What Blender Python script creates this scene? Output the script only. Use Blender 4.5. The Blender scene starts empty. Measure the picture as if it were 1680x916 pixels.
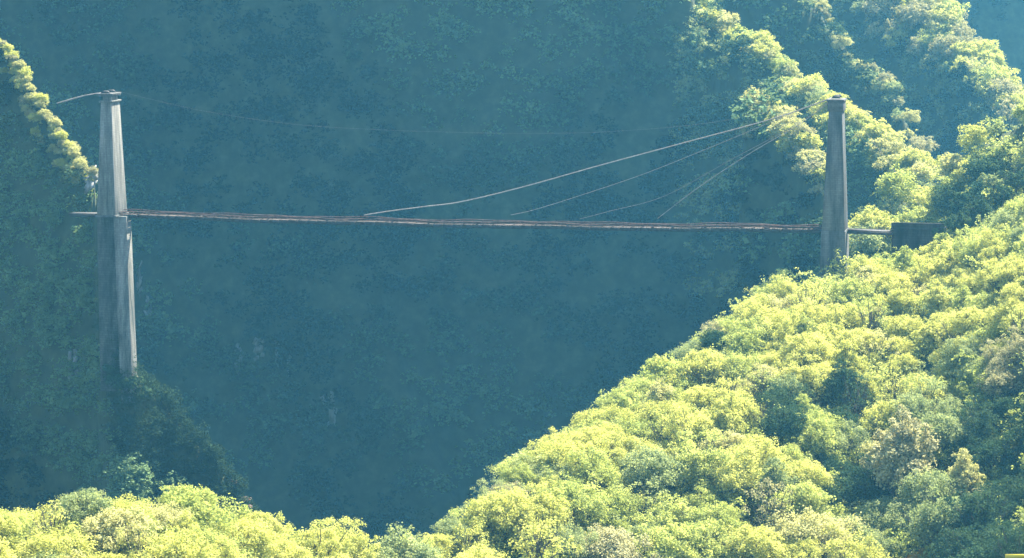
import bpy, math, random
import numpy as np
from mathutils import Vector, Matrix

S = bpy.context.scene
C = S.collection
rng = np.random.default_rng(7)
random.seed(7)

# ------------------------------------------------------------------ camera, sky, sun, exposure
F = 4888.0                       # focal length in photograph pixels (1680 wide)
PITCH = math.radians(7.1)
CP, SP = math.cos(PITCH), math.sin(PITCH)
cam_d = bpy.data.cameras.new('camera'); cam = bpy.data.objects.new('camera', cam_d); C.objects.link(cam)
cam_d.sensor_width = 36.0; cam_d.lens = 36.0 * F / 1680.0
cam_d.clip_start = 1.0; cam_d.clip_end = 20000
cam.rotation_euler = (math.radians(90) - PITCH, 0, 0)
S.camera = cam

SUN_EL = math.radians(56); SUN_AZ = math.atan2(0.66, 0.75)        # azimuth from +Y towards +X
sun_dir = Vector((math.sin(SUN_AZ) * math.cos(SUN_EL), math.cos(SUN_AZ) * math.cos(SUN_EL), math.sin(SUN_EL)))
w = bpy.data.worlds.new('World'); S.world = w; w.use_nodes = True
nt = w.node_tree; bg = nt.nodes['Background']
sky = nt.nodes.new('ShaderNodeTexSky'); sky.sky_type = 'NISHITA'; sky.sun_disc = False
sky.sun_elevation = SUN_EL; sky.sun_rotation = SUN_AZ
nt.links.new(sky.outputs[0], bg.inputs[0]); bg.inputs[1].default_value = 0.08
sl = bpy.data.lights.new('sun', 'SUN'); sun = bpy.data.objects.new('sun', sl); C.objects.link(sun)
sl.energy = 5.0; sl.angle = math.radians(0.5); sl.color = (1.0, 0.93, 0.80)
sun.rotation_euler = sun_dir.to_track_quat('Z', 'Y').to_euler()
sun.location = (0, 0, 300)
S.view_settings.view_transform = 'Standard'; S.view_settings.look = 'None'
S.view_settings.exposure = 2.45; S.view_settings.gamma = 1.0
S.view_settings.use_curve_mapping = False
S.render.engine = 'CYCLES'
S.cycles.use_denoising = True
S.cycles.max_bounces = 8; S.cycles.diffuse_bounces = 4; S.cycles.transmission_bounces = 3
S.cycles.volume_bounces = 1
HAZE_DENSITY = 0.000113
HAZE_COLOR = (0.17, 0.64, 1.0)
HAZE_ANISO = 0.35

# ------------------------------------------------------------------ small helpers
def P(px, py, d):
    """point seen at photograph pixel px,py, d metres along the view axis"""
    a = (px - 840.0) / F; b = (458.0 - py) / F
    return Vector((a * d, d * (CP + b * SP), d * (-SP + b * CP)))
def proj(x, y, z):
    d = y * CP - z * SP
    return 840 + F * x / d, 458 - F * (y * SP + z * CP) / d, d
def tag(o, label=None, cat=None, group=None, kind=None):
    if label: o['label'] = label
    if cat: o['category'] = cat
    if group: o['group'] = group
    if kind: o['kind'] = kind
    return o
def empty(name, loc, **k):
    o = bpy.data.objects.new(name, None); C.objects.link(o); o.location = loc
    return tag(o, **k)
def link(name, me, parent=None, mat=None):
    o = bpy.data.objects.new(name, me); C.objects.link(o)
    if mat is not None:
        if len(me.materials) == 0: me.materials.append(mat)
    if parent is not None: o.parent = parent
    return o
def np_mesh(name, v, f, mat=None, smooth=False):
    """v (n,3), f (m,k) all faces with k corners"""
    me = bpy.data.meshes.new(name)
    v = np.asarray(v, np.float32); f = np.asarray(f, np.int32)
    k = f.shape[1]
    me.vertices.add(len(v)); me.vertices.foreach_set('co', v.ravel())
    me.loops.add(f.size); me.loops.foreach_set('vertex_index', f.ravel())
    me.polygons.add(len(f)); me.polygons.foreach_set('loop_start', np.arange(len(f), dtype=np.int32) * k)
    try: me.polygons.foreach_set('loop_total', np.full(len(f), k, np.int32))
    except Exception: pass
    if smooth: me.polygons.foreach_set('use_smooth', np.ones(len(f), bool))
    me.update(calc_edges=True)
    if mat: me.materials.append(mat)
    return me

class MB:
    """collects solid shapes for one mesh (quads only)"""
    def __init__(s): s.v = []; s.f = []
    def box8(s, p):
        b = len(s.v); s.v += [tuple(q) for q in p]
        for q in ((0,3,2,1),(4,5,6,7),(0,1,5,4),(1,2,6,5),(2,3,7,6),(3,0,4,7)): s.f.append(tuple(b + i for i in q))
    def frustum(s, c0, c1, ax, ay, w0, d0, w1, d1):
        """c0/c1 centre bottom/top; ax, ay horizontal unit axes; widths bottom/top"""
        p = []
        for c, w_, d_ in ((c0, w0, d0), (c1, w1, d1)):
            for sx, sy in ((-1,-1),(1,-1),(1,1),(-1,1)): p.append(c + ax * (sx * w_ / 2) + ay * (sy * d_ / 2))
        s.box8(p)
    def tube(s, pts, r, n=6, r1=None):
        pts = [Vector(p) for p in pts]; b = len(s.v); m = len(pts)
        for i, p in enumerate(pts):
            t = (pts[min(i + 1, m - 1)] - pts[max(i - 1, 0)]).normalized()
            a = t.cross(Vector((0, 0, 1)));
            if a.length < 1e-3: a = Vector((1, 0, 0))
            a.normalize(); c = a.cross(t)
            rr = r if r1 is None else r + (r1 - r) * i / (m - 1)
            for k in range(n):
                g = 2 * math.pi * k / n
                s.v.append(tuple(p + a * (rr * math.cos(g)) + c * (rr * math.sin(g))))
        for i in range(m - 1):
            for k in range(n):
                k2 = (k + 1) % n
                s.f.append((b + i*n + k, b + i*n + k2, b + (i+1)*n + k2, b + (i+1)*n + k))
        if n == 6:
            for e, o in ((0, 0), (m - 1, 1)):
                q = b + e * n
                for quad in ((0,1,2,3),(0,3,4,5)):
                    s.f.append(tuple(q + (x) for x in (quad if o else quad[::-1])))
    def bar(s, p, q, w_, h_):
        p, q = Vector(p), Vector(q); t = (q - p).normalized(); a = t.cross(Vector((0,0,1))).normalized(); c = a.cross(t)
        pts = []
        for e in (p, q):
            for sx, sy in ((-1,-1),(1,-1),(1,1),(-1,1)): pts.append(e + a*(sx*w_/2) + c*(sy*h_/2))
        s.box8(pts)
    def build(s, name, mat, parent=None, origin=None, smooth=False, bevel=0):
        v = np.array(s.v)
        if parent is not None: v = v - np.array(parent.location)
        elif origin is not None: v = v - np.array(origin)
        me = np_mesh(name, v, np.array(s.f), mat, smooth)
        o = link(name, me, parent)
        if parent is None and origin is not None: o.location = origin
        if bevel:
            m = o.modifiers.new('bevel', 'BEVEL'); m.width = bevel; m.segments = 2; m.limit_method = 'ANGLE'
        return o

# value noise -------------------------------------------------------
_tab = np.random.default_rng(3).random((256, 256))
def vn(x, y):
    xi = np.floor(x).astype(int); yi = np.floor(y).astype(int); fx = x - xi; fy = y - yi
    fx = fx*fx*(3-2*fx); fy = fy*fy*(3-2*fy)
    g = lambda a, b: _tab[a % 256, b % 256]
    return (g(xi,yi)*(1-fx)+g(xi+1,yi)*fx)*(1-fy) + (g(xi,yi+1)*(1-fx)+g(xi+1,yi+1)*fx)*fy
def fbm(x, y, o=4):
    s = 0; a = 0.5
    for i in range(o): s = s + a * (vn(x * 2**i + 17*i, y * 2**i + 31*i) - .5); a *= .5
    return s * 2

# ------------------------------------------------------------------ materials
def new_mat(name):
    m = bpy.data.materials.new(name); m.use_nodes = True; m.node_tree.nodes.clear()
    n = m.node_tree.nodes; l = m.node_tree.links
    out = n.new('ShaderNodeOutputMaterial')
    return m, n, l, out
def leaf_mat(name, col, col2, trans=(1.08, 1.05, .78), tf=.5):
    m, n, l, out = new_mat(name)
    tc = n.new('ShaderNodeTexCoord')
    no = n.new('ShaderNodeTexNoise'); no.inputs['Scale'].default_value = .9; no.inputs['Detail'].default_value = 3
    l.new(tc.outputs['Object'], no.inputs['Vector'])
    at = n.new('ShaderNodeAttribute'); at.attribute_name = 'tint'
    oi = n.new('ShaderNodeObjectInfo')
    ad = n.new('ShaderNodeMath'); ad.operation = 'ADD'
    l.new(no.outputs['Fac'], ad.inputs[0]); l.new(at.outputs['Fac'], ad.inputs[1])
    ad2 = n.new('ShaderNodeMath'); ad2.operation = 'MULTIPLY_ADD'; ad2.inputs[1].default_value = .5
    l.new(oi.outputs['Random'], ad2.inputs[0]); l.new(ad.outputs[0], ad2.inputs[2])
    mr = n.new('ShaderNodeMapRange'); mr.inputs[1].default_value = .45; mr.inputs[2].default_value = 1.55
    l.new(ad2.outputs[0], mr.inputs[0])
    mx = n.new('ShaderNodeMix'); mx.data_type = 'RGBA'
    mx.inputs['A'].default_value = (*col, 1); mx.inputs['B'].default_value = (*col2, 1)
    l.new(mr.outputs[0], mx.inputs['Factor'])
    tm = n.new('ShaderNodeMix'); tm.data_type = 'RGBA'; tm.blend_type = 'MULTIPLY'; tm.inputs['Factor'].default_value = 1
    tm.inputs['B'].default_value = (*trans, 1); l.new(mx.outputs['Result'], tm.inputs['A'])
    df = n.new('ShaderNodeBsdfDiffuse'); l.new(mx.outputs['Result'], df.inputs[0])
    tr = n.new('ShaderNodeBsdfTranslucent'); l.new(tm.outputs['Result'], tr.inputs[0])
    ms = n.new('ShaderNodeMixShader'); ms.inputs[0].default_value = tf
    l.new(df.outputs[0], ms.inputs[1]); l.new(tr.outputs[0], ms.inputs[2]); l.new(ms.outputs[0], out.inputs[0])
    return m
def rough_mat(name, c1, c2, scale, rough=.9, bump=.3, coords='Object', metal=0, stretch=(1,1,1), c3=None):
    m, n, l, out = new_mat(name)
    tc = n.new('ShaderNodeTexCoord'); mp = n.new('ShaderNodeMapping'); mp.inputs['Scale'].default_value = stretch
    l.new(tc.outputs[coords], mp.inputs[0])
    no = n.new('ShaderNodeTexNoise'); no.inputs['Scale'].default_value = scale; no.inputs['Detail'].default_value = 8; no.inputs['Roughness'].default_value = .65
    l.new(mp.outputs[0], no.inputs['Vector'])
    cr = n.new('ShaderNodeValToRGB'); cr.color_ramp.elements[0].color = (*c1, 1); cr.color_ramp.elements[1].color = (*c2, 1)
    cr.color_ramp.elements[0].position = .33; cr.color_ramp.elements[1].position = .67
    if c3: e = cr.color_ramp.elements.new(.5); e.color = (*c3, 1)
    l.new(no.outputs['Fac'], cr.inputs[0])
    b = n.new('ShaderNodeBsdfPrincipled'); b.inputs['Roughness'].default_value = rough; b.inputs['Metallic'].default_value = metal
    b.inputs['Specular IOR Level'].default_value = .25
    l.new(cr.outputs[0], b.inputs['Base Color'])
    if bump:
        bp = n.new('ShaderNodeBump'); bp.inputs['Strength'].default_value = bump; bp.inputs['Distance'].default_value = .2
        l.new(no.outputs['Fac'], bp.inputs['Height']); l.new(bp.outputs[0], b.inputs['Normal'])
    l.new(b.outputs[0], out.inputs[0])
    return m
def masonry_mat(name, c1, c2, mortar, scale=1.0):
    m, n, l, out = new_mat(name)
    tc = n.new('ShaderNodeTexCoord')
    sep = n.new('ShaderNodeSeparateXYZ'); l.new(tc.outputs['Object'], sep.inputs[0])
    ad = n.new('ShaderNodeMath'); ad.operation = 'ADD'; l.new(sep.outputs[0], ad.inputs[0]); l.new(sep.outputs[1], ad.inputs[1])
    cb = n.new('ShaderNodeCombineXYZ'); l.new(ad.outputs[0], cb.inputs[0]); l.new(sep.outputs[2], cb.inputs[1])
    br = n.new('ShaderNodeTexBrick'); br.inputs['Scale'].default_value = scale
    br.inputs['Color1'].default_value = (*c1, 1); br.inputs['Color2'].default_value = (*c2, 1); br.inputs['Mortar'].default_value = (*mortar, 1)
    br.inputs['Mortar Size'].default_value = .03; br.inputs['Brick Width'].default_value = .8; br.inputs['Row Height'].default_value = .4
    l.new(cb.outputs[0], br.inputs['Vector'])
    no = n.new('ShaderNodeTexNoise'); no.inputs['Scale'].default_value = .45; no.inputs['Detail'].default_value = 9; no.inputs['Roughness'].default_value = .7
    mp = n.new('ShaderNodeMapping'); mp.inputs['Scale'].default_value = (1.9, 1.9, .22); l.new(tc.outputs['Object'], mp.inputs[0]); l.new(mp.outputs[0], no.inputs['Vector'])
    cr = n.new('ShaderNodeValToRGB'); cr.color_ramp.elements[0].color = (.28,.32,.28,1); cr.color_ramp.elements[1].color = (1.4,1.33,1.2,1)
    cr.color_ramp.elements[0].position = .35; cr.color_ramp.elements[1].position = .62
    l.new(no.outputs['Fac'], cr.inputs[0])
    mx = n.new('ShaderNodeMix'); mx.data_type = 'RGBA'; mx.blend_type = 'MULTIPLY'; mx.inputs['Factor'].default_value = 1
    l.new(br.outputs[0], mx.inputs['A']); l.new(cr.outputs[0], mx.inputs['B'])
    b = n.new('ShaderNodeBsdfPrincipled'); b.inputs['Roughness'].default_value = .95; b.inputs['Specular IOR Level'].default_value = .15
    l.new(mx.outputs['Result'], b.inputs['Base Color'])
    bp = n.new('ShaderNodeBump'); bp.inputs['Strength'].default_value = .6; bp.inputs['Distance'].default_value = .15
    l.new(no.outputs['Fac'], bp.inputs['Height']); l.new(bp.outputs[0], b.inputs['Normal'])
    l.new(b.outputs[0], out.inputs[0])
    return m

M = {
 'ground': rough_mat('forest_floor', (.022,.030,.010), (.060,.070,.026), .35, c3=(.036,.046,.016)),
 'rock': rough_mat('pale_rock', (.08,.08,.07), (.34,.33,.31), .9, stretch=(1,1,.35), bump=.8),
 'stone': masonry_mat('tower_masonry', (.18,.178,.17), (.15,.15,.142), (.11,.11,.105), 1.3),
 'bluestone': masonry_mat('weathered_blue_masonry', (.115,.12,.125), (.09,.095,.10), (.065,.07,.07), 1.3),
 'shade_stone': masonry_mat('shade_masonry', (.085,.09,.085), (.06,.062,.06), (.04,.04,.04)),  # darker copy of the tower stone, carries the back pier's shade as colour
 'blackstone': masonry_mat('black_masonry', (.05,.05,.048), (.035,.035,.034), (.025,.025,.025)),  # darkest of the masonry tones, used on the abutment
 'cap': rough_mat('weathered_cap', (.04,.04,.038), (.12,.12,.11), 2.0),
 'rust': rough_mat('rusty_steel', (.035,.018,.014), (.16,.095,.07), 1.2, rough=.8, c3=(.08,.043,.032)),
 'plank': rough_mat('grey_planks', (.05,.038,.03), (.12,.095,.075), 3.0, rough=.85),
 'dark': rough_mat('dark_steel', (.02,.02,.02), (.06,.055,.05), 2.0, rough=.7),
 'cable': rough_mat('steel_cable', (.22,.18,.15), (.4,.33,.28), 2.0, rough=.55, metal=.1),
 'bark': rough_mat('bark', (.035,.028,.022), (.12,.10,.08), 2.5, stretch=(1,1,.3)),
 'yellow': rough_mat('yellow_paint', (.70,.52,.03), (.8,.62,.05), 2.0, rough=.5, bump=.05),
}
LEAF = {
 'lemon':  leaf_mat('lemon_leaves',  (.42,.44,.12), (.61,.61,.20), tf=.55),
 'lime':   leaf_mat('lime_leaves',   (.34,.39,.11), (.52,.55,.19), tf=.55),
 'olive':  leaf_mat('olive_leaves',  (.23,.28,.12), (.41,.45,.20), tf=.5),
 'deep':   leaf_mat('deep_green_leaves', (.030,.062,.032), (.085,.13,.055), tf=.3),  # dark leaves, also stand in for shade in the slope pockets
 'tan':    leaf_mat('tan_leaves',    (.31,.30,.15), (.47,.45,.24), trans=(1.05,1,.75), tf=.4),
 'cream':  leaf_mat('cream_leaves',  (.42,.42,.17), (.60,.58,.27), trans=(1.05,1,.75), tf=.45),
 'amber':  leaf_mat('amber_leaves',  (.42,.26,.04), (.55,.38,.07), tf=.5),
 'crest_shade': leaf_mat('crest_shade_leaves', (.008,.020,.012), (.032,.055,.026), tf=.2),  # near-black leaves: shade of the lower bluff crest put into their colour
 'pink': leaf_mat('pinkish_leaves', (.40,.28,.24), (.55,.42,.36), trans=(1,.9,.85), tf=.4),
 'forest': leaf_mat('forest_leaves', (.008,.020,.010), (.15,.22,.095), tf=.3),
}

# ------------------------------------------------------------------ terrain
# each ridge: crest seen at (px, py) at a distance; near side falls towards the camera, far side falls away
class Ridge:
    def __init__(s, pts, near, far, wob=0, wk=.05, skew=0):
        s.skew = skew
        q = [P(*p) for p in pts]
        s.t = np.array([a.x / a.y for a in q]); s.y = np.array([a.y for a in q]); s.z = np.array([a.z for a in q])
        s.near, s.far, s.wob, s.wk = near, far, wob, wk
    def crest(s, t):
        yc = np.interp(t, s.t, s.y); zc = np.interp(t, s.t, s.z)
        return yc, zc
    def h(s, t, Y):
        yc, zc = s.crest(t)
        X = t * Y
        if s.wob: yc = yc + s.wob * fbm((X + s.skew * Y) * s.wk + 5, zc * 0 + (Y * s.wk * .35), 4)
        d = yc - Y
        dn = np.maximum(d, 0); df = np.maximum(-d, 0)
        x0 = 0; hn = 0 * d
        pw = 0
        for (wd, sl_) in s.near:
            hn = hn + np.clip(dn - pw, 0, wd) * sl_; pw += wd
        return zc - hn - df * s.far
RIDGES = {
 'mountain': Ridge([(-2500,-1250,800),(-300,-1250,790),(700,-1250,780),(900,-1150,775),(1000,-850,772),(1085,-320,765),(1150,25,760),(1280,110,735),(1310,150,720),(1400,205,680),(1500,285,645),(1580,370,620),(1700,480,600),(2600,900,600)],
        [(14,.6),(1000,4.6)], 1.0, wob=24, wk=.016, skew=1.6),
 'spur': Ridge([(1190,1300,640),(1215,260,640),(1225,185,640),(1262,190,636),(1300,230,625),(1345,285,612),(1375,400,600),(1400,560,600)], [(6,.6),(1000,2.6)], 2.0, wob=4),
 'middle': Ridge([(1000,-500,860),(1200,-260,850),(1310,-40,840),(1400,95,820),(1460,150,800),(1500,220,780),(1530,300,760),(1600,420,740),(2600,700,740)],
        [(5,.6),(1000,2.6)], 1.2, wob=8),
 'upper': Ridge([(1000,-900,1000),(1290,-260,960),(1430,-60,930),(1560,45,900),(1600,90,890),(1650,160,880),(1720,190,870),(2600,400,870)],
        [(24,.5),(1000,2.6)], 1.0, wob=12),
 'far': Ridge([(900,-1100,1300),(1500,-900,1250),(2600,-900,1250)], [(1000,2.7)], 1.0, wob=20, wk=.02),
 'shoulder': Ridge([(1250,1500,545),(1300,760,545),(1370,470,550),(1400,370,555),(1440,345,560),(1530,310,565),(1600,250,560),(1640,222,555),(1680,212,550),(1800,170,540),(2600,60,520)],
        [(300,.62)], 1.2, wob=4),
 'bluff': Ridge([(-2500,-900,640),(-200,-160,600),(0,80,575),(40,130,568),(60,165,564),(100,225,558),(150,285,550),(161,300,540),(168,420,530),(180,535,523),(212,598,519),(270,655,524),(400,815,520),(450,900,510),(520,1050,500),(700,1500,480)],
        [(.8,.7),(1000,2.7)], 3.0, wob=1.6, wk=.09),
 'slope': Ridge([(-2500,820,300),(-200,885,320),(0,885,335),(60,880,338),(260,878,345),(350,874,350),(440,932,356),(520,930,362),(600,950,370),(650,955,375),(700,940,385),(760,900,395),(800,855,402),(880,775,415),(930,755,425),(1000,700,440),(1080,640,455),(1130,618,462),(1180,562,470),(1220,525,477),(1270,490,482),(1310,470,486),(1370,463,490),(1400,470,490),(1480,452,490),(1550,425,490),(1600,400,486),(1680,348,480),(1900,250,470),(2600,50,450)],
        [(60,.30),(60,.34),(1000,.6)], 1.3, wob=3, wk=.06),
}
def terrain(t, Y, who=False):
    hs = [r.h(t, Y) for r in RIDGES.values()]
    X = t * Y
    hs.append(-205 + 0 * Y)
    hs.append(-2.2 - .75 * np.maximum(Y - 1.5, 0) + 0 * t)
    hs = np.array(hs)
    z = hs.max(0)
    i = hs.argmax(0)
    z = z + 1.6 * fbm(X * .10, Y * .10, 4) * np.clip((Y - 20) / 100, 0, 1)
    px_ = 840 + F * t / 1.006
    z = z - 11.0 * np.exp(-((px_ - 1680) / 70.) ** 2 - ((Y - 402) / 26.) ** 2) - 3.0 * np.exp(-((px_ - 1430) / 60.) ** 2 - ((Y - 415) / 16.) ** 2)
    if who: return z, i
    return z
def hollow(t, Y): return 0
ts = np.concatenate([np.linspace(-.75, -.22, 40)[:-1], np.linspace(-.22, .22, 400), np.linspace(.22, .75, 40)[1:]])
ys = np.concatenate([np.linspace(.5, 300, 60)[:-1], np.linspace(300, 830, 330)[:-1], np.linspace(830, 1500, 120)])
T, Y = np.meshgrid(ts, ys)
Z = terrain(T, Y)
V = np.stack([T * Y, Y, Z], -1).reshape(-1, 3)
nx, ny = len(ts), len(ys)
idx = np.arange(nx * ny).reshape(ny, nx)
Q = np.stack([idx[:-1, :-1], idx[:-1, 1:], idx[1:, 1:], idx[1:, :-1]], -1).reshape(-1, 4)
tag(link('hillside_terrain', np_mesh('hillside_terrain', V, Q, M['ground'], True)), kind='structure')
g = MB(); g.box8([Vector(p) for p in ((-6000,-3000,-208),(6000,-3000,-208),(6000,9000,-208),(-6000,9000,-208),(-6000,-3000,-206),(6000,-3000,-206),(6000,9000,-206),(-6000,9000,-206))])
tag(g.build('ground', M['ground']), kind='structure')

# ------------------------------------------------------------------ haze: closed box of even air
hz = MB(); hz.box8([Vector(p) for p in ((-1400,-60,-215),(1400,-60,-215),(1400,1600,-215),(-1400,1600,-215),(-1400,-60,215),(1400,-60,215),(1400,1600,215),(-1400,1600,215))])
mh, n, l, out = new_mat('haze_air')
pv = n.new('ShaderNodeVolumePrincipled'); pv.inputs['Density'].default_value = HAZE_DENSITY
pv.inputs['Color'].default_value = (*HAZE_COLOR, 1); pv.inputs['Anisotropy'].default_value = HAZE_ANISO
l.new(pv.outputs[0], out.inputs['Volume'])
tag(hz.build('haze', mh), kind='stuff')

# ------------------------------------------------------------------ tree meshes
def leaf_quads(cen, nrm, size, r):
    """one bent-free kite per centre"""
    n_ = len(cen)
    nrm = nrm + r.normal(0, .62, (n_, 3)); nrm /= np.linalg.norm(nrm, axis=1)[:, None] + 1e-9
    a = r.normal(0, 1, (n_, 3)); a -= (a * nrm).sum(1)[:, None] * nrm; a /= np.linalg.norm(a, axis=1)[:, None] + 1e-9
    b = np.cross(nrm, a)
    sz = size * r.uniform(.6, 1.35, (n_, 1))
    v = np.stack([cen - a * sz * .6, cen + b * sz * .38, cen + a * sz * .6, cen - b * sz * .38], 1).reshape(-1, 3)
    f = np.arange(n_ * 4).reshape(-1, 4)
    return v, f
def crown_arrays(seed, R=3.2, H=4.6, base=1.6, lobes=16, leaves=7000, leaf=.25, ragged=.25, cone=0.0, lobe_r=.36):
    r = np.random.default_rng(seed)
    cs = []; rs = []
    for i in range(lobes):
        u = (i + .5) / lobes; th = i * 2.399963 + r.uniform(-.4, .4)
        zz = 1 - 1.55 * u                       # from top to below the middle
        rad = math.sqrt(max(0, 1 - min(1, abs(zz)) ** 2)) if zz > -.9 else .4
        k = r.uniform(.52, .80) * (1 + r.uniform(-ragged, ragged))
        rr = rad * k * (1 - cone * max(0, zz))
        cs.append((R * rr * math.cos(th), R * rr * math.sin(th), base + H * .5 + H * .5 * zz * (k + .1)))
        rs.append(R * lobe_r * r.uniform(.7, 1.25))
    cs.append((0, 0, base + H * .5)); rs.append(R * .5)
    cs = np.array(cs); rs = np.array(rs)
    w_ = rs ** 2; w_ /= w_.sum()
    # leafy sprays: many small flattened tufts around every lobe, leaving gaps between them
    ns = max(60, leaves // 55)
    ls = r.choice(len(cs), ns, p=w_)
    ds = r.normal(0, 1, (ns, 3)); ds[:, 2] += .5; ds /= np.linalg.norm(ds, axis=1)[:, None]
    reach = r.uniform(.45, 1.22, ns) ** .8
    sc = cs[ls] + ds * (rs[ls] * reach)[:, None]
    sc[:, :2] += r.normal(0, .12 * R, (ns, 2)) * .5
    sc[:, 2] = np.maximum(sc[:, 2], base * .6)
    ss = r.uniform(.16, .40, ns) * (R / 3.4)
    wt = ss ** 2; wt /= wt.sum()
    si = r.choice(ns, leaves, p=wt); li = ls[si]
    g_ = r.normal(0, 1, (leaves, 3)) * np.array([1, 1, .55])
    cen = sc[si] + g_ * ss[si][:, None]
    # droop at the rim of each tuft
    cen[:, 2] -= .25 * ss[si] * (g_[:, 0] ** 2 + g_[:, 1] ** 2)
    d = ds[si]
    nr = d * .40 + g_ * .25 + np.array([0, 0, .6])
    sprtint = r.normal(0, .18, ns)[si]
    v, f = leaf_quads(cen, nr, leaf, r)
    tint = np.repeat(np.clip(sprtint + r.normal(.0, .13, leaves) + .12 * (np.sin(li * 5.1)), -.6, .6), 4)
    return v, f, tint, cs, rs, base
def add_tint(me, tint):
    a = me.attributes.new('tint', 'FLOAT', 'POINT'); a.data.foreach_set('value', tint.astype(np.float32))
def trunk_mesh(cs, rs, base, seed, thick=.20):
    r = random.Random(seed); mb = MB()
    zt = float(cs[:, 2].max())
    pts = [(0, 0, -1.2)]
    x = y = 0
    for k in range(1, 7):
        x += r.uniform(-.12, .12); y += r.uniform(-.12, .12)
        pts.append((x, y, zt * .82 * k / 6))
    mb.tube(pts, thick, 7, thick * .25)
    for i, c in enumerate(cs[:-1]):
        zz = max(.7, min(c[2] - .8, zt * .7) * r.uniform(.45, .75)); k = zz / (zt * .82)
        sx, sy = x * k, y * k
        mid = (sx + (c[0] - sx) * .5, sy + (c[1] - sy) * .5, zz + (c[2] - zz) * .38)
        tip = (c[0], c[1], c[2] + rs[i] * .5)
        mb.tube([(sx, sy, zz), mid, tuple(c), tip], thick * .42, 5, thick * .07)
        for q in range(3):
            e = (c[0] + r.uniform(-1, 1) * rs[i], c[1] + r.uniform(-1, 1) * rs[i], c[2] + r.uniform(.1, .95) * rs[i])
            mb.tube([mid, ((mid[0] + e[0]) / 2, (mid[1] + e[1]) / 2, (mid[2] + e[2]) / 2 + .1), e], thick * .16, 4, thick * .05)
    return np_mesh('trunk', np.array(mb.v), np.array(mb.f), M['bark'], True)
KINDS = {}
def kind(name, n_var, **k):
    L = []
    for i in range(n_var):
        v, f, tint, cs, rs, base = crown_arrays(100 + len(KINDS) * 37 + i * 5, **k)
        me = np_mesh('crown', v, f, LEAF['lime']); add_tint(me, tint)
        L.append((me, trunk_mesh(cs, rs, base, 9 + i)))
    KINDS[name] = L
kind('round', 5, R=3.5, lobes=26, leaves=15000, leaf=.19, ragged=.32, lobe_r=.34)
kind('spreading', 3, R=4.3, H=3.7, base=1.3, lobes=32, leaves=17000, leaf=.19, ragged=.4, lobe_r=.28)
kind('tall', 3, R=2.6, H=6.2, base=1.0, lobes=28, leaves=13000, leaf=.19, cone=.35, ragged=.38, lobe_r=.34)
kind('ragged', 3, R=3.6, H=4.9, base=1.4, lobes=26, leaves=11500, leaf=.18, ragged=.6, lobe_r=.27)
kind('thin', 2, R=3.0, H=5.0, base=1.6, lobes=14, leaves=1500, leaf=.20, ragged=.4)
kind('bare', 2, R=3.0, H=5.6, base=1.6, lobes=16, leaves=700, leaf=.20, ragged=.4)
kind('bushy', 3, R=2.2, H=2.6, base=.1, lobes=10, leaves=4200, leaf=.22, ragged=.4)

# ------------------------------------------------------------------ planting
TREES = []        # records: x, y, z, shape, colour, scale, zone
def zat(x, y): return float(terrain(np.array([x / y]), np.array([y]))[0])
def plant(x, y, shape, colour, s, zone, sz=None, cat='tree', label=None, name=None, z=None):
    TREES.append(dict(x=x, y=y, z=(zat(x, y) if z is None else z), shape=shape, colour=colour, s=s, sz=sz or s, zone=zone, cat=cat, label=label, name=name))
def pick(w_): 
    k = list(w_); p = np.array([w_[a] for a in k], float); return k[rng.choice(len(k), p=p / p.sum())]

def slope_colour(px, py):  # deep picks put the lower slope's shade pockets into leaf colour
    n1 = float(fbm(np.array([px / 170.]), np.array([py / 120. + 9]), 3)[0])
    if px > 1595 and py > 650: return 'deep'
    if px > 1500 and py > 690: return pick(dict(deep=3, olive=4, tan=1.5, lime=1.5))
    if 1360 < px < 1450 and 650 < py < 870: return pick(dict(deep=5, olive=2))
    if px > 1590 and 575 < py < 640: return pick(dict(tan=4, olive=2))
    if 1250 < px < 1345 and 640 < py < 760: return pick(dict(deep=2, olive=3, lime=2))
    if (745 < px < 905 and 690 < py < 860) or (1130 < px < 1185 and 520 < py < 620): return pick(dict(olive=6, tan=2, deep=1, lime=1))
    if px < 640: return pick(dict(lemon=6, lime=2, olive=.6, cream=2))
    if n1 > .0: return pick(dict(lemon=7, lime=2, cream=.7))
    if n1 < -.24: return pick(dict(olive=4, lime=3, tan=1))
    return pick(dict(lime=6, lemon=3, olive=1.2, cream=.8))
def shoulder_colour(px, py):  # shaded pocket above the abutment painted by dark leaf colour
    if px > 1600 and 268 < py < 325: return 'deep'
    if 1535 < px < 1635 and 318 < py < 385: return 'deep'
    return None
# foreground slope, poisson-like
pts = []
R_ = RIDGES['slope']
# trees with a look of their own, used as landmarks by the labels of the others
def special(px, py, shape, colour, s, label, sz=None):
    t = (px - 840) / F * 1.006
    yy = np.arange(250., 520., .5); zz = terrain(np.full_like(yy, t), yy)
    _, qy, dd = proj(t * yy, yy, zz + 3.2 * (sz or s)); k = np.where(qy <= py)[0]; k = int(k[0]) if len(k) else int(qy.argmin())
    y = float(yy[k]); plant(t * y, y, shape, colour, s, 'slope', sz=sz, label=label, z=float(zz[k])); pts.append((t * y, y, 2.6 * s))
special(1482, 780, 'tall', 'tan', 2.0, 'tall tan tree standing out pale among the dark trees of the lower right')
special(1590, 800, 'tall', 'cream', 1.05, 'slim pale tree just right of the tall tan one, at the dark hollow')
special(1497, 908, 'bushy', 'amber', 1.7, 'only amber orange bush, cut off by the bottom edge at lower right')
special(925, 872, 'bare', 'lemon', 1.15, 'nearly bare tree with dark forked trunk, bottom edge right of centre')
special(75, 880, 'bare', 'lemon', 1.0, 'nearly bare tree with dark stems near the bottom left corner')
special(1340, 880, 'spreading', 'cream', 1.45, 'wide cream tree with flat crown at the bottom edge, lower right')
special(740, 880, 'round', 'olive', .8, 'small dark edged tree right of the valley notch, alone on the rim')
NC = 14000
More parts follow.
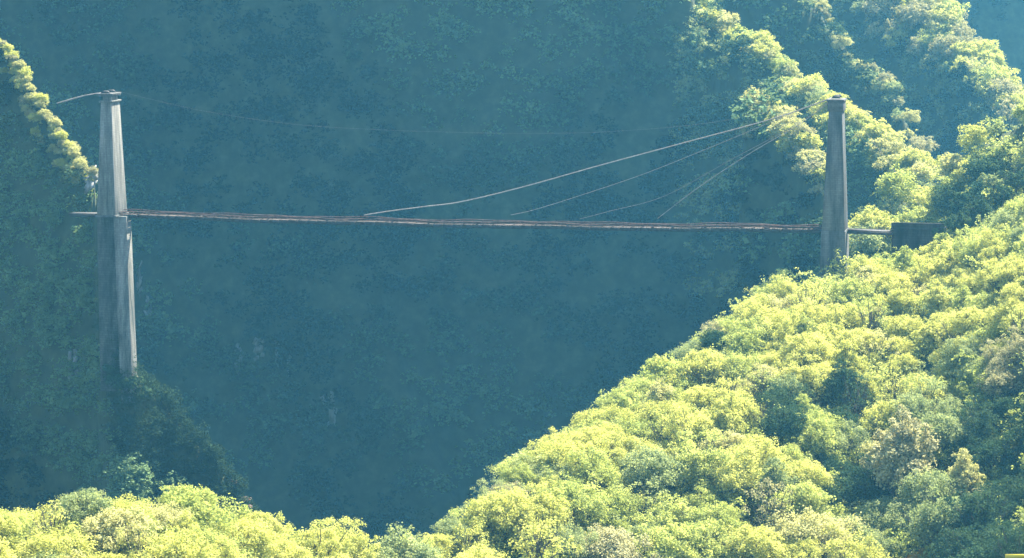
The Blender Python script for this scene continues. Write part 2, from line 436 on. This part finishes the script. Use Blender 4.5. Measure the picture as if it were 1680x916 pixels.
cpx = rng.uniform(-60, 1740, NC); cu = rng.uniform(-4, 120, NC); ct = (cpx - 840) / F * 1.006
cy = R_.crest(ct)[0] - cu; cx = ct * cy; cz = terrain(ct, cy)
cqx, cqy, cd = proj(cx, cy, cz + 3)
for i in range(NC):
    if len(pts) > 340: break
    px, u, x, y, z, qx, qy = cpx[i], cu[i], float(cx[i]), float(cy[i]), float(cz[i]), cqx[i], cqy[i]
    if qy > 965 or qx > 1720 or qx < -40: continue
    near_k = (qy - 450) / 466
    s = (.78 + .42 * max(0, near_k)) * rng.uniform(.72, 1.28)
    if qx < 640: s *= .9
    rad = 2.3 * s
    if 1325 < px < 1412 and u < 8: continue
    if any((x - a) ** 2 + (y - b) ** 2 < ((rad + c) * .68) ** 2 for a, b, c in pts): continue
    pts.append((x, y, rad))
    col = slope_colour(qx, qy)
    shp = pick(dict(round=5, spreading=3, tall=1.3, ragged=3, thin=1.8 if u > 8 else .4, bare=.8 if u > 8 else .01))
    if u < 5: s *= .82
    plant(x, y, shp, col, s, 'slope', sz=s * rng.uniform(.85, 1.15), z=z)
cand = i
print('slope trees', len(pts), cand)

def crest_row(rname, pxa, pxb, n_, zone, colours, smin, smax, umin, umax, shapes=dict(round=3, ragged=2, bushy=2), gap=2.0):
    R2 = RIDGES[rname]; got = []; N_ = 4000
    t = (rng.uniform(pxa, pxb, N_) - 840) / F * 1.006; y = R2.crest(t)[0] - rng.uniform(umin, umax, N_); x = t * y
    z, w_ = terrain(t, y, True); s_ = rng.uniform(smin, smax, N_)
    for i in range(N_):
        if len(got) >= n_: break
        if list(RIDGES)[min(int(w_[i]), 7)] != rname: continue
        if any((x[i] - a) ** 2 + (y[i] - b) ** 2 < (gap * (s_[i] + c)) ** 2 for a, b, c in got): continue
        qx, qy, _ = proj(x[i], y[i], z[i] + 2.5)
        c_ = (shoulder_colour(qx, qy) if rname == 'shoulder' else None) or pick(colours)
        got.append((x[i], y[i], s_[i])); plant(float(x[i]), float(y[i]), pick(shapes), c_, float(s_[i]), zone, z=float(z[i]))
crest_row('shoulder', 1385, 1730, 90, 'shoulder', dict(lemon=4, lime=3, cream=1.5, olive=1), .75, 1.15, -3, 60, gap=1.35)
crest_row('mountain', 1130, 1570, 230, 'ridge', dict(lemon=3, lime=2, cream=2, olive=1), .6, 1.0, -3, 13, gap=.8)
crest_row('spur', 1228, 1350, 34, 'spur', dict(cream=3, lemon=2, tan=1), .6, .95, -2, 6, gap=.9)
crest_row('middle', 1310, 1530, 34, 'middle', dict(cream=3, tan=2, olive=2), .5, .9, -2, 5, gap=1.1)
crest_row('upper', 1425, 1730, 120, 'upper', dict(lemon=3, tan=2, cream=2, lime=1), .9, 1.5, -3, 26, gap=1.0)
crest_row('bluff', -30, 154, 120, 'bluff', dict(cream=3, lemon=3, tan=1.5), .22, .42, -1, 2.6, gap=.65)

# ------------------------------------------------------------------ far woods that read as one mass
def forest(name, rnames, px0, px1, py0, py1, spacing, leaves, leaf, mat, smin, smax, seed, n_cap=4000, umin=-2, umax=170):
    r = np.random.default_rng(seed)
    temps = [crown_arrays(seed + i, lobes=9, leaves=leaves, leaf=leaf, ragged=.4) for i in range(5)]
    vs = []; fs = []; tn = []; off = 0
    ids = [list(RIDGES).index(q) for q in rnames]
    for rn, ri in zip(rnames, ids):
        R2 = RIDGES[rn]
        N = 60000
        px = r.uniform(px0, px1, N); t = (px - 840) / F * 1.006
        yc, zc = R2.crest(t)
        Yv = yc - r.uniform(umin, umax, N)
        z, wi = terrain(t, Yv, True)
        z2 = terrain(t, Yv + 1.0)
        qx, qy, _ = proj(t * Yv, Yv, z + 2)
        ok = (wi == ri) & (qx > px0) & (qx < px1) & (qy > py0) & (qy < py1)
        sl_ = np.sqrt(1 + (z2 - z) ** 2)
        area_px = (px1 - px0) / F * 700 * (umax - umin)      # horizontal metres sampled
        dens = sl_ / spacing ** 2
        crest_strip = ((yc - Yv < 13) & (px > 1110)) if rn == 'mountain' else (((yc - Yv < 2.5) & (px < 158)) | ((yc - Yv < 6) & (px > 150) & (mat is not LEAF['crest_shade']))) if rn == 'bluff' else ((yc - Yv < 22) & (px > 1400)) if rn == 'upper' else np.zeros(N, bool)
        ok = ok & ~crest_strip
        keep = ok & (r.random(N) < dens * area_px / N)
        ix = np.where(keep)[0][:n_cap]
        for i in ix:
            v, f, tt = temps[r.integers(5)][:3]
            s = r.uniform(smin, smax); a = r.uniform(0, 6.28)
            ca, sa = math.cos(a) * s, math.sin(a) * s
            vv = np.stack([v[:, 0] * ca - v[:, 1] * sa, v[:, 0] * sa + v[:, 1] * ca, v[:, 2] * s * .9 - .8], 1) + np.array([t[i] * Yv[i], Yv[i], z[i]])
            vs.append(vv); fs.append(f + off); off += len(v)
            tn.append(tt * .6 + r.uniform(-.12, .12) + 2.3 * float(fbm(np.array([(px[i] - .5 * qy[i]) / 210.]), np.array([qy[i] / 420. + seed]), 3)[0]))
        print(name, rn, len(ix))
    me = np_mesh(name, np.concatenate(vs), np.concatenate(fs), mat); add_tint(me, np.concatenate(tn))
    o = link(name, me); tag(o, kind='stuff')
    return o
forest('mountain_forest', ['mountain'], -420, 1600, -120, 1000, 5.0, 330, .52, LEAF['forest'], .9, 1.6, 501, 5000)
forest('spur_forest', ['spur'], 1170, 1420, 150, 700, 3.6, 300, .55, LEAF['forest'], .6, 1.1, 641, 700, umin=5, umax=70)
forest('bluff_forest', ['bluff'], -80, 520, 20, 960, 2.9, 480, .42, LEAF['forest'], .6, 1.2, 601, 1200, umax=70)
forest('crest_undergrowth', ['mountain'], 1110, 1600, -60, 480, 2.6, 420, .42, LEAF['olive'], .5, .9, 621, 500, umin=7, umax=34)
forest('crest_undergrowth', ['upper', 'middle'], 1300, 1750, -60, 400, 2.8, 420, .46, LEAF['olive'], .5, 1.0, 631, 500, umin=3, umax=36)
forest('bluff_forest', ['bluff'], 166, 520, 300, 960, 1.45, 420, .36, LEAF['crest_shade'], .4, .75, 611, 900, umin=-6, umax=7)  # crest stands in the sun; dark leaf colour replaces the missing shade
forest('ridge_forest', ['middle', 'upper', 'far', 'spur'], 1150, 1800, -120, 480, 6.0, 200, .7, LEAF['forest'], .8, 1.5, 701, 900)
forest('slope_woodland', ['slope', 'shoulder', 'upper', 'middle', 'far'], 1750, 2250, -250, 1150, 4.6, 420, .42, LEAF['lime'], .9, 1.4, 821, 1200)
forest('slope_woodland', ['slope', 'bluff'], -450, -70, -100, 1150, 4.6, 420, .42, LEAF['olive'], .9, 1.4, 831, 900)
forest('undergrowth', ['slope', 'shoulder'], -80, 1760, 150, 1000, 4.4, 620, .27, LEAF['lime'], .6, 1.1, 801, 1500)
forest('slope_woodland', ['slope', 'shoulder', 'upper', 'middle', 'far'], 1750, 2250, -250, 1150, 4.6, 420, .42, LEAF['lime'], .9, 1.4, 821, 1200)
forest('slope_woodland', ['slope', 'bluff'], -450, -70, -100, 1150, 4.6, 420, .42, LEAF['olive'], .9, 1.4, 831, 900)
forest('undergrowth', ['slope', 'shoulder'], -80, 1760, 150, 1000, 7.5, 620, .27, LEAF['olive'], .5, .95, 811, 1500)

# dark bushes round the foot of the left pier, pink-tinged bushes low on the bluff
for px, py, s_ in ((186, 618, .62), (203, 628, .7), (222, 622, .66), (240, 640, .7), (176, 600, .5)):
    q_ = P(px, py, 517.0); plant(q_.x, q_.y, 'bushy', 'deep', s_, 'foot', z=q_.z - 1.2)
for px, py, d_, c_, s_ in ((1478, 436, 489, 'lemon', .8), (1502, 424, 489, 'lime', .75), (1530, 412, 489, 'lemon', .7), (1556, 398, 489, 'cream', .65), (1543, 388, 488.5, 'lime', .55), (1474, 416, 488.5, 'lime', .5), (1548, 366, 493, 'deep', .6), (1522, 362, 499, 'deep', .5), (1540, 378, 492, 'deep', .5), (1490, 372, 499.5, 'olive', .35), (1582, 372, 495, 'deep', 1.1), (1612, 352, 497, 'deep', 1.2), (1645, 330, 500, 'deep', 1.2), (1590, 338, 503, 'deep', 1.1), (1668, 305, 503, 'deep', 1.1), (1630, 305, 506, 'olive', 1.0), (1452, 440, 489, 'lime', .8),  # deep ones right of the abutment carry the shady slope in leaf colour
        (1348, 470, 487, 'olive', .9), (1322, 476, 485, 'lime', .9), (1296, 488, 484, 'lemon', .85), (1268, 500, 482, 'lime', .8), (1378, 458, 489, 'olive', .7), (1404, 455, 489, 'cream', .75)):
    q_ = P(px, py, d_); plant(q_.x, q_.y, 'bushy', c_, s_, 'slope', z=q_.z - .9)
for px, py, s_ in ((276, 742, .40), (398, 757, .36), (404, 778, .3), (375, 795, .5)):
    yy = np.arange(480., 700., .5); t_ = (px - 840) / F * 1.006; zz = terrain(np.full_like(yy, t_), yy)
    _, qy, dd = proj(t_ * yy, yy, zz + .6); k_ = int(np.abs(qy - py).argmin())
    plant(t_ * float(yy[k_]), float(yy[k_]), 'bushy', 'pink', s_, 'bluff', z=float(zz[k_]))
# ------------------------------------------------------------------ link the trees as things, each with a label of its own
COLW = dict(lemon='lemon', lime='lime', olive='grey-green', deep='dark', tan='tan', cream='cream', amber='amber', pink='pinkish')
SHW = dict(round='round', spreading='broad', tall='tall', ragged='ragged', thin='sparse', bushy='low', bare='bare')
NUM = ['no', 'one', 'two', 'three', 'four', 'five', 'six', 'seven', 'eight', 'nine', 'ten', 'eleven', 'twelve', 'thirteen', 'fourteen', 'fifteen', 'sixteen']
LM = [('right tower foot', 1372, 455), ('abutment', 1505, 395), ('bottom right corner', 1680, 916), ('bottom left corner', 0, 916),
      ('valley notch', 640, 900), ('right tower top', 1375, 165), ('top right corner', 1680, 0), ('bare forked tree', 925, 872),
      ('left tower top', 185, 148), ('tall tan tree', 1482, 770), ('wide cream tree', 1340, 880), ('right edge middle', 1680, 458)]
def where(px, py, skip=0):
    best = sorted(LM, key=lambda m: (m[1] - px) ** 2 + (m[2] - py) ** 2)[skip]
    dx = px - best[1]; dy = py - best[2]
    a = int(round(abs(dx) / 40)); b = int(round(abs(dy) / 40))
    tx = '' if a == 0 else f"{NUM[min(a,16)]} {'right' if dx > 0 else 'left'}"
    ty = '' if b == 0 else f"{NUM[min(b,16)]} {'below' if dy > 0 else 'above'}"
    return best[0], tx, ty
LM += [('left pier foot', 213, 605)]
ZW = dict(foot='', slope='on the near slope', shoulder='on the shoulder behind the abutment', ridge='on the crest behind the right tower', spur='on the small spur left of the right tower',
          middle='on the shaded middle ridge', upper='on the upper right ridge', bluff='on the left bluff edge')
GR = dict(foot='bushes round the left pier foot', slope='trees on the near slope', shoulder='trees on the sunlit shoulder', ridge='trees along the crest behind the tower', spur='trees on the small spur',
          middle='trees on the middle ridge', upper='trees on the upper right ridge', bluff='bushes along the bluff edge')
used_labels = {}
TREES_OUT = []
for r_ in TREES:
    h_ = 4.0 * r_['sz']
    r_['px'], r_['py'], r_['d'] = proj(r_['x'], r_['y'], r_['z'] + h_)
def in_view(r_):
    m = 3.4 * r_['s'] / r_['d'] * F
    return -m < r_['px'] < 1680 + m and r_['py'] - m < 916 and r_['py'] + m > 0
for r_ in TREES:
    if not in_view(r_): r_['skip'] = True
shown = sorted([r_ for r_ in TREES if not r_.get('skip')], key=lambda q: -q['s'] / q['d'] * (9 if q['zone'] in ('slope',) or q['label'] else 1))
n_tree = 0; rest = []; keep = []
for r_ in shown:
    if r_['shape'] != 'bushy': n_tree += 1
    (keep if (n_tree <= 296 or r_['label']) else rest).append(r_)
shown = keep
# label: look + nearest neighbour of a different look or landmark with counts
def make_label(r_, level):
    px = min(max(r_['px'], 4), 1676); py = min(max(r_['py'], 4), 912)
    noun = 'bush' if r_['shape'] == 'bushy' else 'tree'
    head = f"{SHW[r_['shape']]} {COLW[r_['colour']]} {noun}"
    m, tx, ty = where(px, py, level)
    if not tx and not ty: return f"{head} right beside the {m}"
    p_ = [q for q in (tx, ty) if q]; w0_ = p_[0].split(); unit = 'crown' if w0_[0] == 'one' else 'crowns'
    p_[0] = f"{w0_[0]} {unit} {w0_[1]}"
    if tx and not ty: p_[0] += ' of'
    return f"{head}, {' and '.join(p_)} the {m}"
labels = set()
for r_ in sorted(shown, key=lambda q: -q['s'] / q['d']):
    if r_['label']: labels.add(r_['label']); continue
    done = False
    for level in (0, 1):
        L_ = make_label(r_, level)
        if L_ not in labels: done = True; break
    if not done:
        for extra in ('smaller', 'half-hidden', 'smallest', 'overlapped'):
            L2 = f"{extra} " + L_
            if L2 not in labels and len(L2.split()) <= 16: L_ = L2; done = True; break
    r_['label'] = L_; labels.add(L_)
print('tree things', len(shown), 'unique', len(labels), 'longest', max(len(a.split()) for a in labels))
# the smaller far trees beyond the first three hundred: one mass of ridge woodland
order = list(LEAF); vs = []; fs = []; ti = []; mi = []; off = 0
for r_ in rest:
    cm = KINDS[r_['shape']][int(rng.integers(len(KINDS[r_['shape']])))][0]
    v = np.empty(len(cm.vertices) * 3, np.float32); cm.vertices.foreach_get('co', v); v = v.reshape(-1, 3)
    tt = np.empty(len(v), np.float32); cm.attributes['tint'].data.foreach_get('value', tt)
    q_ = rng.permutation(len(v) // 4)[: len(v) // 4 // 3]      # a third of the leaves, each larger
    ii = (q_[:, None] * 4 + np.arange(4)).reshape(-1); v = v[ii]; tt = tt[ii]
    c4 = v.reshape(-1, 4, 3); v = (c4.mean(1, keepdims=True) + (c4 - c4.mean(1, keepdims=True)) * 1.75).reshape(-1, 3)
    a_ = rng.uniform(0, 6.28); ca, sa = math.cos(a_) * r_['s'], math.sin(a_) * r_['s']
    vs.append(np.stack([v[:, 0] * ca - v[:, 1] * sa, v[:, 0] * sa + v[:, 1] * ca, v[:, 2] * r_['sz']], 1) + np.array([r_['x'], r_['y'], r_['z'] - .15]))
    fs.append(np.arange(len(v)).reshape(-1, 4) + off); off += len(v); ti.append(tt + rng.uniform(-.2, .2)); mi.append(np.full(len(v) // 4, order.index(r_['colour'])))
if rest:
    me = np_mesh('ridge_woodland', np.concatenate(vs), np.concatenate(fs)); add_tint(me, np.concatenate(ti))
    for k_ in order: me.materials.append(LEAF[k_])
    me.polygons.foreach_set('material_index', np.concatenate(mi).astype(np.int32)); me.update()
    tag(link('ridge_woodland', me), kind='stuff')
print('rest', len(rest))
for r_ in shown:
    vi = int(rng.integers(len(KINDS[r_['shape']]))); cm, tm = KINDS[r_['shape']][vi]
    bush = r_['shape'] == 'bushy'
    e = empty('bush' if bush else r_['name'] or 'tree', (r_['x'], r_['y'], r_['z'] - .15), label=r_['label'], cat='bush' if bush else 'tree', group=GR[r_['zone']])
    e.rotation_euler = (0, 0, rng.uniform(0, 6.28)); e.scale = (r_['s'], r_['s'] * rng.uniform(.9, 1.1), r_['sz'])
    tk = link('trunk', tm, e)
    cr_ = link('crown', cm, e)
    cr_.material_slots[0].link = 'OBJECT'; cr_.material_slots[0].material = LEAF[r_['colour']]

# ------------------------------------------------------------------ the bridge
DL, DR = 520.0, 495.0
pL = P(187, 350, DL); pR = P(1370, 375, DR)
ax = Vector((pR.x - pL.x, pR.y - pL.y, 0)).normalized()       # along the deck
ay = Vector((-ax.y, ax.x, 0))                                  # across, away from the camera
UP = Vector((0, 0, 1))
def mpp(d): return d / F
ZD = (pL.z + pR.z) / 2

# left tower ---------------------------------------------------------
tl = empty('bridge_tower', P(190, 350, DL), label='left stone tower of the suspension bridge, tall pier reaching down the cliff', cat='bridge tower', group='towers of the suspension bridge')
def zpy(py, d): return P(840, py, d).z
cL = Vector((P(184, 350, DL).x, P(184, 350, DL).y, 0))
w0 = 3.35; d0 = 6.4
mb = MB(); mb.frustum(cL + UP * (zpy(352, DL)), cL + UP * zpy(166, DL), ax, ay, w0, d0, 1.95, 4.4)
mb.build('shaft', M['stone'], tl, bevel=.06)
mb = MB(); mb.frustum(cL + UP * zpy(353.5, DL), cL + UP * zpy(350.5, DL), ax, ay, w0 + .5, d0 + .6, w0 + .4, d0 + .5)
mb.build('string_course', M['cap'], tl, bevel=.04)
mb = MB()
mb.frustum(cL + UP * zpy(166, DL), cL + UP * zpy(163, DL), ax, ay, 2.4, 4.9, 2.5, 5.0)
mb.frustum(cL + UP * (zpy(163, DL) + .003), cL + UP * zpy(156, DL), ax, ay, 1.5, 3.6, 1.5, 3.6)
mb.build('neck', M['stone'], tl, bevel=.05)
mb = MB()
mb.frustum(cL - ax * .2 + UP * zpy(156, DL), cL - ax * .2 + UP * zpy(151, DL), ax, ay, 2.7, 4.6, 2.9, 4.8)
cp = mb.build('cap', M['cap'], tl, bevel=.05)
for sy in (-1, 1):
    mb = MB(); c_ = cL + ay * (sy * 1.5) + UP * (zpy(151, DL))
    mb.frustum(c_ - ax * .3, c_ - ax * .3 + UP * .45, ax, ay, 1.7, .6, .8, .5)
    mb.build('cable_saddle', M['dark'], tl)
# lower pier in front, recessed pier behind it, its shade put into darker stone
def pier(c0px, c1px, wpx0, wpx1, py0, py1, d, depth, mat, name, parent):
    mb = MB(); a = P(c0px, py0, d); b = P(c1px, py1, d)
    mb.frustum(Vector((b.x, b.y, b.z)), Vector((a.x, a.y, a.z)), ax, ay, wpx1 * mpp(d), depth * 1.15, wpx0 * mpp(d), depth)
    return mb.build(name, mat, parent, bevel=.06)
pier(200.5, 213, 22, 20, 354, 660, 518.6, 2.6, M['stone'], 'pier', tl)
pier(179, 187, 32, 35, 354, 640, 521.5, 3.0, M['shade_stone'], 'back_pier', tl)

# right tower ---------------------------------------------------------
tr_ = empty('bridge_tower', P(1370, 455, DR), label='right stone tower of the suspension bridge, rising out of sunlit treetops', cat='bridge tower', group='towers of the suspension bridge')
cR = Vector((P(1370, 375, DR).x, P(1370, 375, DR).y, 0))
mb = MB(); mb.frustum(cR + UP * zpy(376, DR), cR + UP * zpy(180, DR), ax, ay, 3.75, 6.4, 2.2, 4.4)
mb.build('shaft', M['bluestone'], tr_, bevel=.06)
mb = MB(); mb.frustum(cR + UP * zpy(520, DR), cR + UP * (zpy(376, DR) - .003), ax, ay, 4.4, 7.2, 4.0, 6.6)
mb.build('pier', M['bluestone'], tr_, bevel=.06)
mb = MB(); mb.frustum(cR + UP * (zpy(180, DR) + .003), cR + UP * zpy(164, DR), ax, ay, 2.6, 4.6, 2.6, 4.6)
mb.build('neck', M['cap'], tr_, bevel=.05)
mb = MB(); mb.frustum(cR + UP * (zpy(164, DR) + .003), cR + UP * zpy(160.5, DR), ax, ay, 2.9, 4.8, 2.8, 4.7)
mb.build('cap', M['cap'], tr_, bevel=.05)
for sy in (-1, 1):
    mb = MB(); c_ = cR + ay * (sy * 1.5) + UP * (zpy(159, DR))
    mb.frustum(c_, c_ + UP * .45, ax, ay, 1.6, .6, .8, .5)
    mb.build('cable_saddle', M['dark'], tr_)

# deck ------------------------------------------------------------------
A_ = cL + ax * (w0 / 2) ; B_ = cR - ax * 1.95
L_ = (B_ - A_).length
def deck_pt(u, off=0, up=0):
    """u in 0..1 along the span"""
    sag = -.45 * 4 * u * (1 - u) + .06 * math.sin(u * 23) + .03 * math.sin(u * 51 + 1)
    p = A_ + (B_ - A_) * u + ay * (off + .12 * math.sin(u * 17))
    return Vector((p.x, p.y, pL.z + (pR.z - pL.z) * u + sag + up))
dk = empty('bridge_deck', deck_pt(0), label='long thin rusty footbridge deck hanging between the two stone towers', cat='bridge deck')
N = 72
for s_ in (-1, 1):
    mb = MB()
    for i in range(N):
        u0, u1 = i / N, (i + 1) / N
        mb.bar(deck_pt(u0, s_ * 1.15, -.40), deck_pt(u1, s_ * 1.15, -.40), .16, .52)
    mb.build('girder', M['dark'], dk)
mb = MB()
for i in range(N * 4):
    u = (i + .5) / (N * 4)
    if random.random() < .05: continue
    jz = random.uniform(-.02, .02)
    mb.bar(deck_pt(u, -1.25 + random.uniform(-.06, .06), -.1 + jz), deck_pt(u, 1.25, -.1 + jz), L_ / (N * 4) * .86, .08)
mb.build('planking', M['plank'], dk)
mb = MB()
for i in range(0, N, 2):
    mb.bar(deck_pt(i / N, -1.4, -.2), deck_pt(i / N, 1.4, -.2), .12, .14)
mb.build('cross_beam', M['dark'], dk)
for s_ in (-1, 1):
    mb = MB()
    for i in range(N):
        u0, u1 = i / N, (i + 1) / N
        wob = lambda u: .10 * math.sin(u * 37 + s_) + .06 * math.sin(u * 91)
        mb.tube([deck_pt(u0, s_ * 1.28, .42 + wob(u0)), deck_pt(u1, s_ * 1.28, .42 + wob(u1))], .085, 5)
        mb.tube([deck_pt(u0, s_ * 1.28, .14 + wob(u0) * .4), deck_pt(u1, s_ * 1.28, .14 + wob(u1) * .4)], .075, 5)
        mb.bar(deck_pt(u0, s_ * 1.28, -.25), deck_pt(u0, s_ * 1.28, .45 + wob(u0)), .07, .07)
        mb.tube([deck_pt(u0, s_ * 1.28, -.05), deck_pt(u1, s_ * 1.28, .40)], .035, 4)
    mb.build('railing', M['rust'], dk)

# cables -----------------------------------------------------------------
def cable(pts_px, d, r, name, label, group=None, cat='cable', off=0):
    ctrl = [P(a, b, (DL + (DR - DL) * (a - 187) / 1183.) if d is None else d) for a, b in pts_px]
    out_ = []
    n_ = len(ctrl)
    for i in range(n_ - 1):
        p0 = ctrl[max(i - 1, 0)]; p1 = ctrl[i]; p2 = ctrl[i + 1]; p3 = ctrl[min(i + 2, n_ - 1)]
        for k in range(10):
            t = k / 10
            out_.append(.5 * ((2 * p1) + (-p0 + p2) * t + (2 * p0 - 5 * p1 + 4 * p2 - p3) * t * t + (-p0 + 3 * p1 - 3 * p2 + p3) * t ** 3) + ay * off)
    out_.append(ctrl[-1] + ay * off)
    mb = MB(); mb.tube(out_, r, 6)
    o = mb.build(name, M['cable'], None, origin=tuple(out_[0]), smooth=True)
    return tag(o, label, cat, group)
G1 = 'cables of the suspension bridge'
cable([(1366,160),(1270,194),(1130,232),(985,271),(860,306),(760,330),(700,338),(645,345),(600,352)], None, .10, 'suspension_cable',
      'thick pale main cable sweeping from the right tower down to the deck', G1, off=-1.3)
cable([(1366,161),(1290,190),(1180,236),(1060,284),(960,318),(880,343),(840,352)], None, .038, 'stay_cable', 'thin stay cable below the main cable, reaching the deck near its middle', G1, off=-1.0)
cable([(1366,163),(1300,208),(1200,262),(1090,322),(1000,347),(950,360)], None, .026, 'stay_cable', 'faint stay cable between the main cable and the steepest stay', G1, off=.4)
cable([(1366,164),(1310,205),(1230,252),(1150,305),(1080,358)], None, .056, 'stay_cable', 'steepest stay cable, meeting the deck closest to the right tower', G1, off=-.8)
cable([(187,150),(330,183),(480,205),(620,214),(740,218),(850,220),(1000,217),(1180,200),(1366,160)], None, .009, 'overhead_wire', 'faint thin wire strung high between the tops of both towers', G1, off=1.3)
for k, (o_, lab) in enumerate(((-1.5, 'pale anchor cable from the left tower top back to the bluff, nearer one'), (1.5, 'pale anchor cable from the left tower top back to the bluff, farther one'))):
    cable([(176,151),(140,157),(98,169)], 521, .11 if k == 0 else .06, 'anchor_cable', lab, G1, off=o_)
cable([(1376,161),(1420,215),(1465,275),(1520,350)], 499, .03, 'anchor_cable', 'thin dark anchor cable falling right from the right tower to the abutment', G1, off=-1)

# approach span and abutment -----------------------------------------------
ap = empty('approach_span', P(1392, 377, 494), label='short dark span between the right tower and the stone abutment', cat='bridge span')
a0 = P(1391, 378, 494.5); a1 = P(1466, 381, 494.0)
for o_ in (-1.1, 1.1):
    mb = MB(); mb.bar(a0 + ay * o_ - UP * .2, a1 + ay * o_ - UP * .2, .2, .5)
    mb.build('girder', M['dark'], ap)
mb = MB(); mb.bar(a0 + UP * .13, a1 + UP * .13, 2.5, .12); mb.build('planking', M['dark'], ap)
mb = MB()
for o_ in (-1.2, 1.2):
    mb.tube([a0 + ay * o_ + UP * .55, a1 + ay * o_ + UP * .55], .04, 5)
    for k in range(7): q = a0 + (a1 - a0) * (k / 6) + ay * o_; mb.bar(q, q + UP * .55, .05, .05)
mb.build('railing', M['dark'], ap)
st = empty('deck_stub', P(120, 352, 524), label='short dark deck stub between the left tower and the bluff', cat='bridge span')
s0 = P(118, 351, 524); s1 = P(163, 351.5, 522)
for o_ in (-1.1, 1.1):
    mb = MB(); mb.bar(s0 + ay * o_ - UP * .2, s1 + ay * o_ - UP * .2, .2, .5); mb.build('girder', M['dark'], st)
mb = MB(); mb.bar(s0 + UP * .13, s1 + UP * .13, 2.5, .12); mb.build('planking', M['dark'], st)
ab = empty('abutment', P(1508, 440, 496), label='dark stone abutment block at the right end of the bridge', cat='abutment')
q0 = P(1508, 450, 496); q1 = P(1508, 374, 496)
mb = MB(); mb.frustum(Vector((q0.x, q0.y, q0.z)), Vector((q1.x, q1.y, q1.z)), ax, ay, 8.9, 7, 8.6, 6.6); mb.build('block', M['blackstone'], ab, bevel=.08)
mb = MB(); mb.frustum(q1 + UP * .003, q1 + UP * .25, ax, ay, 8.9, 7, 8.9, 7); mb.build('coping', M['blackstone'], ab, bevel=.04)
mb = MB(); c_ = q1 - ay * 3.15 + UP * .253
mb.frustum(c_, c_ + UP * .9, ax, ay, 8.7, .5, 8.7, .5); mb.build('parapet', M['blackstone'], ab, bevel=.05)

# yellow barrier at the bottom right -----------------------------------------
yb = empty('barrier', P(1668, 922, 366), label='yellow barrier rail at the very bottom right corner', cat='barrier')
mb = MB(); mb.bar(P(1649, 912.5, 366), P(1700, 912.5, 365), .12, .42); mb.build('rail', M['yellow'], yb)
for px in (1654, 1690):
    mb = MB(); mb.bar(P(px, 914, 366.3), P(px, 945, 366.3), .12, .12); mb.build('post', M['dark'], yb)

# pale rocks ---------------------------------------------------------------
def rock(px, py, wpx, hpx, label, d=None, seed=0, tilt=0):
    # find the ground seen through this pixel
    t = (px - 840) / F * 1.006
    if d is None:
        yy = np.arange(300, 1100, .5); zz = terrain(np.full_like(yy, t), yy)
        _, qy, dd = proj(t * yy, yy, zz)
        hit = np.where(qy <= py)[0]; d = float(dd[hit[0]]) if len(hit) else 700
    c0 = P(px, py, d - .2); k = d / F
    r = random.Random(seed); mb = MB()
    for i in range(9):
        fx = r.uniform(-.5, .5); fz = r.uniform(-.5, .5); k2 = (1 - abs(fz)) * r.uniform(.35, .8)
        c_ = c0 + Vector((fx * wpx * k * .8 + tilt * fz * hpx * k, r.uniform(-.3, .6), fz * hpx * k))
        a_ = Matrix.Rotation(r.uniform(-.5, .5), 3, 'Y') @ Matrix.Rotation(r.uniform(-.6, .6), 3, 'Z')
        w_, h_ = wpx * k * k2 * .45, hpx * k * r.uniform(.08, .24); p_ = []
        for z_ in (-1, 1):
            for sx, sy in ((-1,-1),(1,-1),(1,1),(-1,1)):
                p_.append(c_ + a_ @ Vector((sx * w_ * r.uniform(.5, 1.2), sy * r.uniform(.4, .9), z_ * h_ * r.uniform(.7, 1.3))))
        mb.box8(p_)
    o = mb.build('rock_outcrop', M['rock'], None, origin=tuple(c0))
    tag(o, label, 'rock', 'pale rocks on the shaded slopes')
rock(120, 600, 16, 46, 'tall pale rock face low on the left bluff, left of the pier foot', seed=1)
rock(150, 300, 14, 46, 'pale rock face beside the left tower just above deck height', seed=2)
rock(228, 470, 5, 60, 'narrow pale rock streak just right of the left pier', seed=3)
rock(246, 525, 6, 66, 'longer pale rock streak further right of the left pier', seed=4)
rock(541, 672, 18, 56, 'pale leaning rock slab low on the shaded mountain, left of centre', seed=5, tilt=-.15)
rock(392, 590, 14, 42, 'leftmost of the pale rocks in the mid mountain cliff band', seed=6)
rock(425, 575, 16, 34, 'second pale rock from left in the mid mountain cliff band', seed=7)
rock(456, 582, 8, 40, 'third pale rock from left in the mid mountain cliff band', seed=8)
rock(476, 598, 8, 32, 'rightmost pale rock in the mid mountain cliff band', seed=9)
